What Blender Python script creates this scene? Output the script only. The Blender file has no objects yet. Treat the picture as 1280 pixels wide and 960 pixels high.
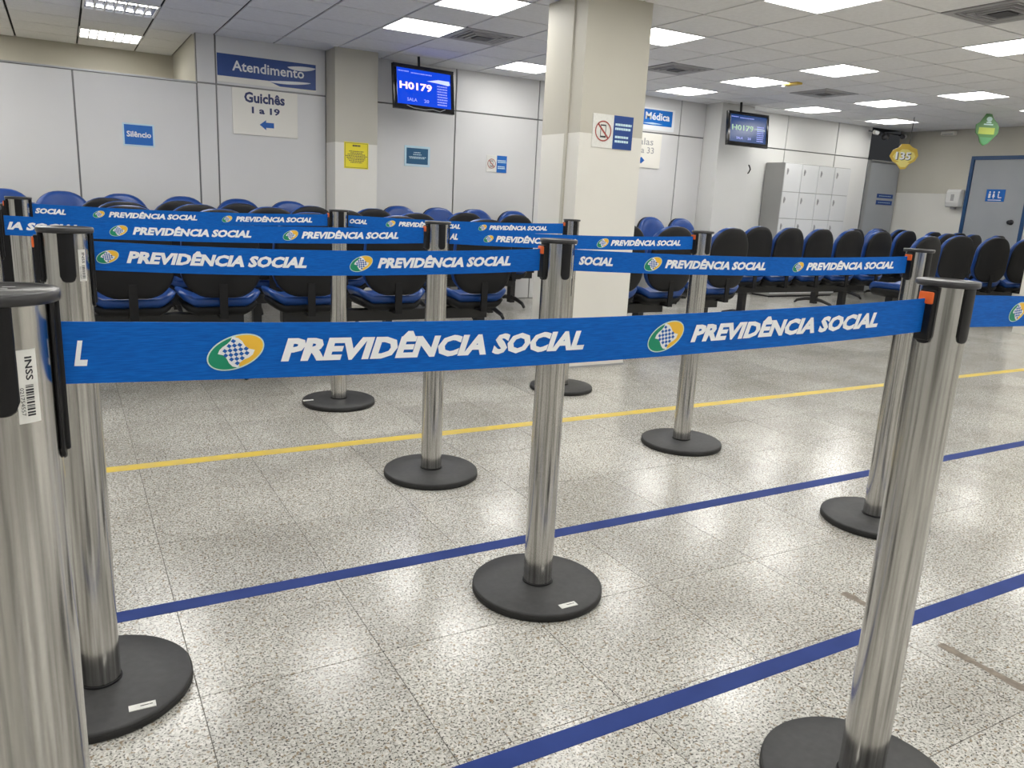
import bpy, bmesh, math, random
from mathutils import Vector, Matrix
random.seed(7)
PI = math.pi
# ------------------------------------------------------------------ camera, world, exposure
scn = bpy.context.scene
C = scn.collection
YAW, PITCH, ROLL = math.radians(29.965298), math.radians(13.321411), math.radians(3.005735)
FPX = 974.713
CAMZ = 1.10
def cam_axes():
    cy, sy = math.cos(YAW), math.sin(YAW); cp, sp = math.cos(PITCH), math.sin(PITCH)
    f = Vector((sy*cp, cy*cp, -sp)); r = Vector((cy, -sy, 0)); u = r.cross(f)
    cr, sr = math.cos(ROLL), math.sin(ROLL)
    return cr*r + sr*u, -sr*r + cr*u, f
RX, UX, FX = cam_axes()
cd = bpy.data.cameras.new('camera'); cam = bpy.data.objects.new('camera', cd); C.objects.link(cam)
cd.sensor_width = 36; cd.lens = FPX*36/1280; cd.clip_start = 0.02; cd.clip_end = 60
m = Matrix((RX, UX, -FX)).transposed().to_4x4(); m.translation = Vector((0, 0, CAMZ))
cam.matrix_world = m
scn.camera = cam
w = bpy.data.worlds.new('world'); scn.world = w; w.use_nodes = True
w.node_tree.nodes['Background'].inputs[0].default_value = (.5, .52, .55, 1)
w.node_tree.nodes['Background'].inputs[1].default_value = 0.05
scn.view_settings.view_transform = 'Standard'
scn.view_settings.look = 'None'
scn.view_settings.exposure = 0.30
scn.view_settings.gamma = 1
LAMP = 11.0            # strength of the lit ceiling diffusers

# ------------------------------------------------------------------ materials
def mat(name, col, rough=.5, metal=0., spec=.5, emit=None, estr=0., coat=0.):
    m = bpy.data.materials.new(name); m.use_nodes = True
    b = m.node_tree.nodes['Principled BSDF']
    b.inputs['Base Color'].default_value = (*col, 1); b.inputs['Roughness'].default_value = rough
    b.inputs['Metallic'].default_value = metal; b.inputs['Specular IOR Level'].default_value = spec
    b.inputs['Coat Weight'].default_value = coat
    if emit:
        b.inputs['Emission Color'].default_value = (*emit, 1); b.inputs['Emission Strength'].default_value = estr
    return m
def nodes(m): return m.node_tree.nodes, m.node_tree.links, m.node_tree.nodes['Principled BSDF']
def noisy(name, c1, c2, scale, rough=.5, bump=0., metal=0., stretch=(1, 1, 1), spec=.5, detail=4, lo=.3, hi=.7, rr=None):
    """procedural two colour noise in world space"""
    m = mat(name, c1, rough, metal, spec); n, l, b = nodes(m)
    g = n.new('ShaderNodeNewGeometry'); mp = n.new('ShaderNodeMapping'); mp.inputs['Scale'].default_value = stretch
    l.new(g.outputs['Position'], mp.inputs['Vector'])
    t = n.new('ShaderNodeTexNoise'); t.inputs['Scale'].default_value = scale; t.inputs['Detail'].default_value = detail
    l.new(mp.outputs[0], t.inputs['Vector'])
    r = n.new('ShaderNodeValToRGB'); r.color_ramp.elements[0].position = lo; r.color_ramp.elements[1].position = hi
    r.color_ramp.elements[0].color = (*c1, 1); r.color_ramp.elements[1].color = (*c2, 1)
    l.new(t.outputs['Fac'], r.inputs[0]); l.new(r.outputs[0], b.inputs['Base Color'])
    if bump:
        bp = n.new('ShaderNodeBump'); bp.inputs['Strength'].default_value = bump; bp.inputs['Distance'].default_value = .002
        l.new(t.outputs['Fac'], bp.inputs['Height']); l.new(bp.outputs[0], b.inputs['Normal'])
    if rr:
        mr = n.new('ShaderNodeMapRange'); mr.inputs['To Min'].default_value = rr[0]; mr.inputs['To Max'].default_value = rr[1]
        l.new(t.outputs['Fac'], mr.inputs['Value']); l.new(mr.outputs[0], b.inputs['Roughness'])
    return m

def granite():
    m = mat('speckled granite', (.5, .48, .44), .2, 0, .36); n, l, b = nodes(m)
    g = n.new('ShaderNodeNewGeometry')
    def noise(s, d=2, r=.5):
        t = n.new('ShaderNodeTexNoise'); t.inputs['Scale'].default_value = s; t.inputs['Detail'].default_value = d
        t.inputs['Roughness'].default_value = r; l.new(g.outputs['Position'], t.inputs['Vector']); return t
    def ramp(src, pts):
        r = n.new('ShaderNodeValToRGB'); e = r.color_ramp.elements
        while len(e) < len(pts): e.new(.5)
        for q, (p, c) in zip(e, pts): q.position = p; q.color = (*c, 1)
        l.new(src, r.inputs[0]); return r
    def mix(a, bb, fac, mode='MIX'):
        x = n.new('ShaderNodeMixRGB'); x.blend_type = mode
        for i, v in ((0, fac), (1, a), (2, bb)):
            if hasattr(v, 'links') or isinstance(v, bpy.types.NodeSocket): l.new(v, x.inputs[i])
            else: x.inputs[i].default_value = v if i == 0 else (*v, 1)
        return x.outputs[0]
    v = n.new('ShaderNodeTexVoronoi'); v.inputs['Scale'].default_value = 170; l.new(g.outputs['Position'], v.inputs['Vector'])
    sep = n.new('ShaderNodeSeparateColor'); l.new(v.outputs['Color'], sep.inputs[0])
    base = ramp(sep.outputs[0], [(0, (.50, .49, .45)), (.45, (.62, .61, .56)), (.75, (.76, .745, .70)), (1, (.44, .42, .37))])
    dark = ramp(noise(185, 2, .6).outputs['Fac'], [(0, (1, 1, 1)), (.40, (1, 1, 1)), (.45, (0, 0, 0)), (1, (0, 0, 0))])
    c = mix(base.outputs[0], (.085, .08, .075), dark.outputs[0])
    brown = ramp(noise(95, 1).outputs['Fac'], [(0, (0, 0, 0)), (.62, (0, 0, 0)), (.67, (1, 1, 1)), (1, (1, 1, 1))])
    c = mix(c, (.30, .24, .17), brown.outputs[0])
    oi = n.new('ShaderNodeObjectInfo')
    tone = n.new('ShaderNodeMapRange'); tone.inputs['To Min'].default_value = .86; tone.inputs['To Max'].default_value = 1.0
    l.new(oi.outputs['Random'], tone.inputs['Value'])
    grime = ramp(noise(1.6, 4, .6).outputs['Fac'], [(0, (.70, .69, .68)), (.38, (.80, .79, .78)), (.6, (1, 1, 1)), (1, (1, 1, 1))])
    c = mix(c, grime.outputs[0], 1.0, 'MULTIPLY')
    vm = n.new('ShaderNodeVectorMath'); vm.operation = 'SCALE'; l.new(c, vm.inputs[0]); l.new(tone.outputs[0], vm.inputs['Scale'])
    l.new(vm.outputs[0], b.inputs['Base Color'])
    rr = n.new('ShaderNodeMapRange'); rr.inputs['To Min'].default_value = .10; rr.inputs['To Max'].default_value = .26
    l.new(noise(5, 5, .6).outputs['Fac'], rr.inputs['Value']); l.new(rr.outputs[0], b.inputs['Roughness'])
    bp = n.new('ShaderNodeBump'); bp.inputs['Strength'].default_value = .12; bp.inputs['Distance'].default_value = .0015
    l.new(noise(60, 2).outputs['Fac'], bp.inputs['Height']); l.new(bp.outputs[0], b.inputs['Normal'])
    return m

def chrome():
    m = mat('brushed chrome', (.66, .655, .64), .16, 1.0); n, l, b = nodes(m)
    tc = n.new('ShaderNodeTexCoord'); mp = n.new('ShaderNodeMapping'); mp.inputs['Scale'].default_value = (60, 60, 1.4)
    l.new(tc.outputs['Object'], mp.inputs['Vector'])
    t = n.new('ShaderNodeTexNoise'); t.inputs['Scale'].default_value = 2.0; t.inputs['Detail'].default_value = 3
    l.new(mp.outputs[0], t.inputs['Vector'])
    r = n.new('ShaderNodeMapRange'); r.inputs['To Min'].default_value = .10; r.inputs['To Max'].default_value = .26
    l.new(t.outputs['Fac'], r.inputs['Value']); l.new(r.outputs[0], b.inputs['Roughness'])
    cr = n.new('ShaderNodeValToRGB'); cr.color_ramp.elements[0].color = (.34, .335, .32, 1); cr.color_ramp.elements[1].color = (.62, .61, .59, 1)
    cr.color_ramp.elements[0].position = .35; cr.color_ramp.elements[1].position = .6
    l.new(t.outputs['Fac'], cr.inputs[0]); l.new(cr.outputs[0], b.inputs['Base Color'])
    bp = n.new('ShaderNodeBump'); bp.inputs['Strength'].default_value = .10; bp.inputs['Distance'].default_value = .002
    l.new(t.outputs['Fac'], bp.inputs['Height']); l.new(bp.outputs[0], b.inputs['Normal'])
    return m

def belt_mat():
    m = mat('blue belt webbing', (.0, .085, .39), .6, 0, .2); n, l, b = nodes(m)
    g = n.new('ShaderNodeNewGeometry'); mp = n.new('ShaderNodeMapping'); mp.inputs['Scale'].default_value = (60, 60, 900)
    l.new(g.outputs['Position'], mp.inputs['Vector'])
    t = n.new('ShaderNodeTexNoise'); t.inputs['Scale'].default_value = 1.0; t.inputs['Detail'].default_value = 2
    l.new(mp.outputs[0], t.inputs['Vector'])
    r = n.new('ShaderNodeValToRGB'); r.color_ramp.elements[0].color = (0, .095, .43, 1); r.color_ramp.elements[1].color = (0, .135, .56, 1)
    r.color_ramp.elements[0].position = .35; r.color_ramp.elements[1].position = .7
    l.new(t.outputs['Fac'], r.inputs[0]); l.new(r.outputs[0], b.inputs['Base Color'])
    bp = n.new('ShaderNodeBump'); bp.inputs['Strength'].default_value = .25; bp.inputs['Distance'].default_value = .0008
    l.new(t.outputs['Fac'], bp.inputs['Height']); l.new(bp.outputs[0], b.inputs['Normal'])
    return m

M = {}
M['granite'] = granite(); M['chrome'] = chrome(); M['belt'] = belt_mat()
M['grout'] = noisy('dark tile joint', (.10, .09, .08), (.16, .15, .13), 30, .8)
M['panel'] = noisy('light grey wall panel', (.67, .668, .665), (.71, .708, .705), 1.2, .38, .02)
M['panel_w'] = noisy('white wall panel', (.68, .68, .66), (.72, .72, .70), 1.2, .38, .02)
M['joint'] = mat('aluminium joint', (.20, .20, .20), .4, .6)
M['alu'] = mat('aluminium profile', (.36, .37, .38), .35, .7)
M['beige'] = noisy('beige painted wall', (.56, .53, .44), (.60, .57, .48), 1.5, .5, .05)
M['cream_lo'] = noisy('glossy cream paint', (.72, .705, .65), (.76, .745, .69), 1.8, .3, .04)
M['cream_hi'] = noisy('matt grey beige paint', (.50, .48, .41), (.54, .52, .45), 1.5, .55, .05)
M['ceil'] = noisy('mineral ceiling panel', (.78, .78, .785), (.84, .84, .845), 40, .8, .1)
M['ceil_gap'] = mat('dark ceiling void', (.02, .02, .02), .9)
M['black'] = noisy('black rubberised base', (.030, .030, .031), (.042, .042, .043), 60, .5, .1)
M['rubber'] = mat('black rubber edge', (.008, .008, .008), .6)
M['plastic'] = noisy('black plastic', (.005, .005, .006), (.009, .009, .01), 20, .38, spec=.3)
M['lid'] = mat('satin black lid', (.03, .03, .032), .28, 0, .45)
M['gplastic'] = mat('dark grey plastic shell', (.007, .007, .008), .55, 0, .3)
M['seat'] = noisy('blue vinyl cushion', (.004, .045, .22), (.007, .06, .28), 12, .3, .05)
M['steel'] = mat('black painted steel', (.01, .01, .011), .35)
M['orange'] = mat('orange button', (.75, .13, .02), .4)
M['white'] = mat('white print', (.80, .82, .84), .5)
M['print_w'] = mat('white belt print', (.86, .88, .90), .45)
M['paper'] = noisy('white label paper', (.78, .78, .74), (.7, .7, .66), 80, .5)
M['ink'] = mat('black ink', (.02, .02, .025), .5)
M['navy_ink'] = mat('dark navy ink', (.02, .03, .12), .5)
M['green'] = mat('green print', (.0, .25, .13), .5)
M['yellow'] = mat('yellow print', (.85, .50, .04), .5)
M['pale'] = mat('pale outline print', (.55, .75, .70), .5)
M['blue'] = mat('blue print', (.0, .10, .42), .45)
M['bluesign'] = noisy('blue sign face', (.0, .12, .48), (.0, .14, .54), 2, .35)
M['navysign'] = noisy('navy sign face', (.005, .045, .22), (.008, .06, .28), 2, .4)
M['tealsign'] = mat('teal blue sign face', (.01, .10, .22), .4)
M['skin'] = mat('pale blue border', (.55, .75, .85), .5)
M['signw'] = mat('cream sign board', (.82, .80, .73), .45)
M['ysign'] = noisy('yellow sign face', (.80, .68, .02), (.85, .74, .04), 6, .5)
M['tape_b'] = noisy('blue floor tape', (.012, .034, .17), (.02, .046, .21), 8, .65, spec=.25)
M['tape_y'] = noisy('worn yellow floor tape', (.72, .52, .06), (.58, .46, .16), 14, .45, lo=.4, hi=.75)
M['lockw'] = noisy('white locker enamel', (.70, .71, .71), (.73, .74, .74), 2, .25)
M['lockg'] = noisy('grey locker side', (.34, .34, .33), (.37, .37, .36), 2, .35)
M['doorg'] = noisy('grey door laminate', (.33, .35, .37), (.37, .39, .41), 2, .4)
M['doorb'] = mat('blue door frame', (.01, .06, .17), .35)
M['dispenser'] = mat('white dispenser plastic', (.68, .68, .66), .35)
M['grey'] = mat('mid grey plastic', (.35, .35, .35), .5)
M['louvre'] = mat('dark vent slat', (.05, .05, .055), .6)
M['vent'] = mat('grey vent frame', (.38, .38, .39), .5)
M['lamp'] = mat('lit diffuser', (.9, .9, .9), .4, emit=(1, .985, .95), estr=LAMP)
M['lamp_dim'] = mat('lit tube', (.9, .9, .9), .4, emit=(1, .97, .88), estr=LAMP*.8)
M['reflector'] = mat('louvre reflector', (.30, .36, .62), .25, .5)
M['lampframe'] = mat('white lamp frame', (.8, .8, .8), .4)
M['bezel'] = mat('glossy black bezel', (.005, .005, .006), .1, 0, .6)
M['screen'] = mat('lit blue screen', (.0, .01, .05), .1, 0, .6, emit=(.0, .045, .62), estr=1.0)
M['screen2'] = mat('dim blue screen', (.0, .01, .03), .22, 0, .5, emit=(.0, .03, .14), estr=.9)
M['digits'] = mat('lit pink white digits', (.5, .4, .4), .3, emit=(1, .66, .66), estr=1.1)
M['digits2'] = mat('lit green digits', (.3, .4, .3), .3, emit=(.30, .50, .34), estr=.6)
M['glint'] = mat('lit pale blue graphic', (.4, .4, .5), .3, emit=(.45, .55, 1), estr=.9)
M['glint2'] = mat('dim grey painted glare', (.2, .25, .25), .3, emit=(.12, .18, .20), estr=.8)
M['dimtxt'] = mat('lit dim lettering', (.2, .2, .3), .3, emit=(.32, .38, .95), estr=.8)
M['ygreen'] = mat('yellow green print', (.42, .52, .06), .5)
M['gsign'] = noisy('green hanging sign', (.045, .17, .03), (.06, .22, .05), 6, .45)
M['gsign2'] = mat('light green print', (.08, .30, .12), .5)
M['ygold'] = noisy('golden hanging sign', (.62, .42, .05), (.70, .50, .08), 6, .45)
M['ylight'] = mat('light yellow print', (.80, .70, .22), .5)
M['red'] = mat('red print', (.38, .06, .05), .5)
M['residue'] = noisy('brown tape residue', (.14, .115, .09), (.24, .20, .155), 40, .6)
M['scuff'] = mat('dark scuff', (.10, .08, .06), .6)

# ------------------------------------------------------------------ helpers
def tag(o, label=None, cat=None, group=None, kind=None):
    if label: o['label'] = label
    if cat: o['category'] = cat
    if group: o['group'] = group
    if kind: o['kind'] = kind
    return o
def thing(name, label, cat, loc=(0, 0, 0), rz=0, group=None):
    o = bpy.data.objects.new(name, None); C.objects.link(o); o.location = loc; o.rotation_euler = (0, 0, rz)
    o.empty_display_size = .05
    return tag(o, label, cat, group)
def obj(name, bm, ms, parent=None, smooth=False, bevel=0, seg=2):
    me = bpy.data.meshes.new(name)
    bmesh.ops.recalc_face_normals(bm, faces=bm.faces)
    bm.to_mesh(me); bm.free()
    if not isinstance(ms, (list, tuple)): ms = [ms]
    for x in ms: me.materials.append(M[x] if isinstance(x, str) else x)
    if smooth:
        for p in me.polygons: p.use_smooth = True
    o = bpy.data.objects.new(name, me); C.objects.link(o)
    if parent: o.parent = parent
    if bevel:
        md = o.modifiers.new('bevel', 'BEVEL'); md.width = bevel; md.segments = seg; md.limit_method = 'ANGLE'; md.angle_limit = math.radians(40)
    return o
def inst(name, me, parent, loc, rz=0):
    o = bpy.data.objects.new(name, me); C.objects.link(o); o.location = loc; o.rotation_euler = (0, 0, rz)
    if parent: o.parent = parent
    return o
def BM(): return bmesh.new()
def box(bm, x0, x1, y0, y1, z0, z1, mi=0):
    v = [bm.verts.new(p) for p in ((x0,y0,z0),(x1,y0,z0),(x1,y1,z0),(x0,y1,z0),(x0,y0,z1),(x1,y0,z1),(x1,y1,z1),(x0,y1,z1))]
    for q in ((0,3,2,1),(4,5,6,7),(0,1,5,4),(1,2,6,5),(2,3,7,6),(3,0,4,7)):
        f = bm.faces.new([v[i] for i in q]); f.material_index = mi
    return bm
def bx(*a): return box(BM(), *a)
def lathe(bm, prof, n=48, cx=0, cy=0, cap=True, mi=0):
    rings = []
    for r, z in prof:
        if r < 1e-6: rings.append([bm.verts.new((cx, cy, z))])
        else: rings.append([bm.verts.new((cx+r*math.cos(2*PI*i/n), cy+r*math.sin(2*PI*i/n), z)) for i in range(n)])
    for a, b in zip(rings, rings[1:]):
        for i in range(n):
            j = (i+1) % n
            if len(a) == 1 and len(b) == 1: continue
            if len(a) == 1: f = bm.faces.new((a[0], b[j], b[i]))
            elif len(b) == 1: f = bm.faces.new((a[i], a[j], b[0]))
            else: f = bm.faces.new((a[i], a[j], b[j], b[i]))
            f.material_index = mi
    return bm
def tube(bm, pts, r, n=8, mi=0):
    pts = [Vector(p) for p in pts]; rings = []
    for i, p in enumerate(pts):
        d = (pts[min(i+1, len(pts)-1)] - pts[max(i-1, 0)]).normalized()
        a = d.orthogonal().normalized() if i == 0 else (pa - d*pa.dot(d)).normalized()
        pa = a; b = d.cross(a)
        rr = r[i] if isinstance(r, (list, tuple)) else r
        rings.append([bm.verts.new(p + rr*(math.cos(2*PI*k/n)*a + math.sin(2*PI*k/n)*b)) for k in range(n)])
    for a, b in zip(rings, rings[1:]):
        for k in range(n): f = bm.faces.new((a[k], a[(k+1) % n], b[(k+1) % n], b[k])); f.material_index = mi
    bm.faces.new(rings[0][::-1]); bm.faces.new(rings[-1])
    return bm
def extrude_poly(bm, pts, fn0, fn1, mi=0):
    """pts 2D outline; fn0/fn1 map (u,v)->3D for the two faces"""
    a = [bm.verts.new(fn0(*p)) for p in pts]; b = [bm.verts.new(fn1(*p)) for p in pts]
    f = bm.faces.new(a); f.material_index = mi; f = bm.faces.new(b[::-1]); f.material_index = mi
    n = len(pts)
    for i in range(n): f = bm.faces.new((a[i], b[i], b[(i+1) % n], a[(i+1) % n])); f.material_index = mi
    return bm
_txt = {}
def text_geo(s, bold=.0, shear=0.):
    """2D triangulated text normalised to width 1; returns verts, faces, height"""
    k = (s, bold, shear)
    if k in _txt: return _txt[k]
    cu = bpy.data.curves.new('txt', 'FONT'); cu.body = s; cu.size = 1; cu.offset = bold; cu.resolution_u = 2; cu.fill_mode = 'FRONT'
    to = bpy.data.objects.new('txt', cu); C.objects.link(to)
    dg = bpy.context.evaluated_depsgraph_get(); dg.update()
    me = to.evaluated_get(dg).to_mesh()
    vs = [(v.co.x + shear*v.co.y, v.co.y) for v in me.vertices]; fs = [tuple(p.vertices) for p in me.polygons]
    to.evaluated_get(dg).to_mesh_clear()
    C.objects.unlink(to); bpy.data.objects.remove(to); bpy.data.curves.remove(cu)
    x0 = min(v[0] for v in vs); x1 = max(v[0] for v in vs); y0 = min(v[1] for v in vs); y1 = max(v[1] for v in vs)
    W = x1-x0
    _txt[k] = ([((v[0]-x0)/W, (v[1]-y0)/W) for v in vs], fs, (y1-y0)/W)
    return _txt[k]
def put_text(bm, s, x0, x1, z0, z1, fn, bold=.0, shear=0., mi=0):
    vs, fs, h = text_geo(s, bold, shear)
    a = [bm.verts.new(fn(x0+(x1-x0)*u, z0+(z1-z0)*v/h)) for u, v in vs]
    for f in fs:
        try: q = bm.faces.new([a[i] for i in f]); q.material_index = mi
        except ValueError: pass
    return bm
def flat(bm, pts, fn, mi=0):
    f = bm.faces.new([bm.verts.new(fn(*p)) for p in pts]); f.material_index = mi
def rect(x0, x1, z0, z1): return [(x0, z0), (x1, z0), (x1, z1), (x0, z1)]
def ell(cx, cz, a, b, n=32, rot=0, t0=0, t1=2*PI):
    r = []
    for i in range(n):
        t = t0+(t1-t0)*i/(n if t1-t0 > 6.28 else n-1)
        u, v = a*math.cos(t), b*math.sin(t)
        r.append((cx+u*math.cos(rot)-v*math.sin(rot), cz+u*math.sin(rot)+v*math.cos(rot)))
    return r
def copy_tree(o, parent=None):
    c = o.copy(); C.objects.link(c); c.parent = parent
    for ch in o.children: copy_tree(ch, c)
    return c

# ------------------------------------------------------------------ setting
CE = 2.3627
WY = 7.725; XR = 10.98; XL = -4.0; YF = -7.0
GA, GB, SU, SV = 1.2559, 5.8291, .51236, .502       # ceiling grid origin and pitch
floor = tag(obj('floor', bx(XL, XR, YF, 9.31, -.06, -.0015), 'grout'), kind='structure')
TX, TY, TS = .188, .78, .4230
def visible(p, mx=40, my=40):
    d = Vector(p) - Vector((0, 0, CAMZ)); z = d.dot(FX)
    if z < .15: return False
    x = 640+FPX*d.dot(RX)/z; y = 480-FPX*d.dot(UX)/z
    return -mx < x < 1280+mx and -my < y < 960+my
tb = bx(-TS/2+.0011, TS/2-.0011, -TS/2+.0011, TS/2-.0011, -.02, 0)
tile0 = obj('tile', tb, 'granite', floor)
tile_me = tile0.data
rest = BM(); first = True; cnt = 0
i0, i1 = math.floor((XL-TX)/TS), math.ceil((XR-TX)/TS); j0, j1 = math.floor((YF-TY)/TS), math.ceil((9.31-TY)/TS)
cells = [(i, j) for i in range(i0, i1) for j in range(j0, j1)]
cells.sort(key=lambda c: math.hypot(TX+(c[0]+.5)*TS, TY+(c[1]+.5)*TS))
for i, j in cells:
    cx, cy = TX+(i+.5)*TS, TY+(j+.5)*TS
    x0, x1, y0, y1 = max(cx-TS/2, XL), min(cx+TS/2, XR), max(cy-TS/2, YF), min(cy+TS/2, 9.31)
    near = cnt < 290 and math.hypot(cx, cy) < 7.4 and visible((cx, cy, 0), 150, 150) and x1-x0 > TS-.01
    if near:
        if first: tile0.location = (cx, cy, 0); first = False
        else: inst('tile', tile_me, floor, (cx, cy, 0))
        cnt += 1
    else:
        g = .0011
        box(rest, x0+g, x1-g, y0+g, y1-g, -.02, 0)
tag(obj('far_tiles', rest, 'granite', floor), kind='stuff')
print('floor tiles', cnt)
# tape lines on the floor
tag(obj('floor_tape', bx(-.6, 8.5, 1.136, 1.188, 0, .0008), 'tape_b'), 'blue tape line nearest the camera, crossing under the right front post', 'tape', 'blue tape lines on the floor')
tag(obj('floor_tape', bx(-.6, 9.5, 2.026, 2.082, 0, .0008), 'tape_b'), 'blue tape line behind the front posts, before the yellow line', 'tape', 'blue tape lines on the floor')
tag(obj('floor_tape', bx(-1.2, 9.8, 3.205, 3.268, 0, .0008), 'tape_y'), 'worn yellow tape line across the granite floor', 'tape')
rb = BM()
N = 24
for k in range(N):
    ya, yb = .30+1.05*k/N, .30+1.05*(k+1)/N
    w = .014+.003*math.sin(k*1.7)
    if k in (17, 18, 19): continue
    flat(rb, [(1.965-w, ya), (1.965+w, ya), (1.965+w*.9, yb), (1.965-w*.9, yb)], lambda a, b: (a, b, .0006))
obj('tape_residue', rb, 'residue', floor)
for (sx, sy, a, L, W) in ((.297, 1.902, 1.1, .018, .006), (2.02, 1.32, -.5, .05, .003), (2.9, 2.62, .4, .02, .005), (1.42, 2.42, .2, .014, .006), (1.55, 1.12, .9, .015, .007), (1.46, 1.3, .2, .012, .006)):
    s = BM(); flat(s, ell(0, 0, L/2, W/2, 8, a), lambda u, v: (sx+u, sy+v, .0007)); obj('scuff_mark', s, 'scuff', floor)

# ceiling
LIGHTS = [(2,-2),(2,0),(5,2),(5,-2),(5,-5),(9,0),(9,2),(9,-2),(9,-5),(13,-2),(13,0),(13,2),(16,2),(16,-2),(-2,2),(-2,5)]
ADDED_LIGHTS = [(2,-5),(13,-5),(16,-5),(-2,0),(-2,-2),(-2,-5),(0,-2),(-5,0),(-6,-2),(-6,-5),(-6,2),(-6,5),(-8,5),(-5,3),(-7,3),(-7,6),(-5,6)]+[(i,j) for j in (-8,-11,-14,-17,-20,-23) for i in (-6,-2,2,5,9,13,16)]  # unseen fixtures, added beside and behind the camera to brighten the room
VENTS = [(3,0),(7,0),(11,0),(7,-6)]
ceiling = tag(obj('ceiling', bx(XL, XR, YF, 9.31, CE+.016, CE+.08), 'ceil_gap'), kind='structure')
G = .0085
pb = bx(-SU/2+G, SU/2-G, -SV/2+G, SV/2-G, 0, .012)
pan0 = obj('ceiling_panel', pb, 'ceil', ceiling, bevel=.002, seg=1); first = True; cnt = 0
rest = BM()
for i in range(-11, 20):
    for j in range(-26, 8):
        x0, x1 = GA+i*SU, GA+(i+1)*SU; y0, y1 = GB+j*SV, GB+(j+1)*SV
        ymax = 9.31 if x0 < 1.05 else WY
        full = x0 >= XL and x1 <= XR and y0 >= YF and y1 <= ymax
        x0c, x1c, y0c, y1c = max(x0, XL), min(x1, XR), max(y0, YF), min(y1, ymax)
        if i in (-1, 0) and j >= 4:
            x1c = min(x1c, 1.095)
        if x1c-x0c < .02 or y1c-y0c < .02: continue
        if (i, j) in LIGHTS or (i, j) in ADDED_LIGHTS or (i, j) in VENTS: continue
        cx, cy = (x0+x1)/2, (y0+y1)/2
        vis = visible((cx, cy, CE), 120, 60) and cnt < 295
        if full and vis and not (i in (-1, 0) and j >= 4):
            if first: pan0.location = (cx, cy, CE); first = False
            else:
                o = inst('ceiling_panel', pan0.data, ceiling, (cx, cy, CE))
                md = o.modifiers.new('bevel', 'BEVEL'); md.width = .002; md.segments = 1
            cnt += 1
        elif vis:
            obj('ceiling_panel', bx(x0c+G, x1c-G, y0c+G, y1c-G, CE, CE+.012), 'ceil', ceiling); cnt += 1
        else: box(rest, x0c+G, x1c-G, y0c+G, y1c-G, CE, CE+.012)
tag(obj('far_panels', rest, 'ceil', ceiling), kind='stuff')
print('ceiling panels', cnt)

def make_light(louvre=False):
    t = thing('ceiling_light', '', 'ceiling light')
    b = BM(); e = .014; hx, hy = SU/2-.002, SV/2-.002
    for a in ((-hx, hx, -hy, -hy+e), (-hx, hx, hy-e, hy), (-hx, -hx+e, -hy+e, hy-e), (hx-e, hx, -hy+e, hy-e)): box(b, *a, -.004, .012)
    obj('frame', b, 'lampframe', t)
    if louvre:
        obj('reflector', bx(-hx+e, hx-e, -hy+e, hy-e, .0145, .0155), 'lamp' if louvre == 'lamp' else 'reflector', t)
        for s in (-1, 1):
            b = tube(BM(), [(-hx+.03, s*hy*.62, .0075), (hx-.03, s*hy*.62, .0075)], .003, 8); obj('tube', b, louvre if isinstance(louvre, str) else 'lamp_dim', t)
        for k in range(1, 7):
            x = -hx+e+(2*hx-2*e)*k/7
            obj('louvre_blade', bx(x-.006, x+.006, -hy+e, hy-e, -.006, .012), 'lampframe', t)
        obj('side_reflector', bx(-hx+e, hx-e, -hy+e, -hy*.72, -.003, .004), 'lamp_dim', t)
    else:
        obj('diffuser', bx(-hx+e, hx-e, -hy+e, hy-e, .001, .008), 'lamp', t)
    return t
L0 = make_light(); first = True
names = {(2,-2): 'lit square ceiling light cut by the top edge, above the left screen', (2,0): 'lit square ceiling light just above and left of the grey vent beside the left screen',
 (5,2): 'lit square ceiling light half hidden by the left edge of the big pillar', (5,-2): 'lit square ceiling light touching the right edge of the big pillar',
 (5,-5): 'large lit square ceiling light cut by the top edge, right of the big pillar', (9,0): 'lit square ceiling light in front of the right screen, beside the small detector',
 (9,2): 'lit square ceiling light right above the blue sign half hidden by the pillar', (9,-2): 'lit square ceiling light in mid ceiling, directly before the vent above the lockers',
 (9,-5): 'lit square ceiling light cut by the right edge, under the upper right vent', (13,-2): 'lit square ceiling light straight above the hanging green sign',
 (13,0): 'lit square ceiling light above the white lockers\' right end, second from the corner cameras', (13,2): 'lit square ceiling light above the white lockers, nearest the panelled wall',
 (16,2): 'smallest lit ceiling light, right above the corner cameras', (16,-2): 'lit ceiling light barely showing at the right edge beside the green sign'}
for c in LIGHTS+ADDED_LIGHTS:
    if c[0] < 0 and c in LIGHTS: continue
    o = L0 if first else copy_tree(L0); first = False
    o.location = (GA+(c[0]+.5)*SU, GB+(c[1]+.5)*SV, CE)
    if c in names: o['label'] = names[c]; o['group'] = 'square lights in the ceiling'
    else: o['label'] = 'unseen square ceiling light added to brighten the room'; o['group'] = 'unseen square lights added to brighten the room'
for k, (c, lab) in enumerate((((-2, 2), 'louvred ceiling light with blue tinted cells at the upper left corner'), ((-2, 5), 'louvred ceiling light nearer the beige wall, above the white partition'))):
    o = make_light('lamp_dim' if k == 0 else 'lamp')
    o.location = (GA+(c[0]+.5)*SU, GB+(c[1]+.5)*SV-.05*k, CE); tag(o, lab, group='louvred ceiling lights')
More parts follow.
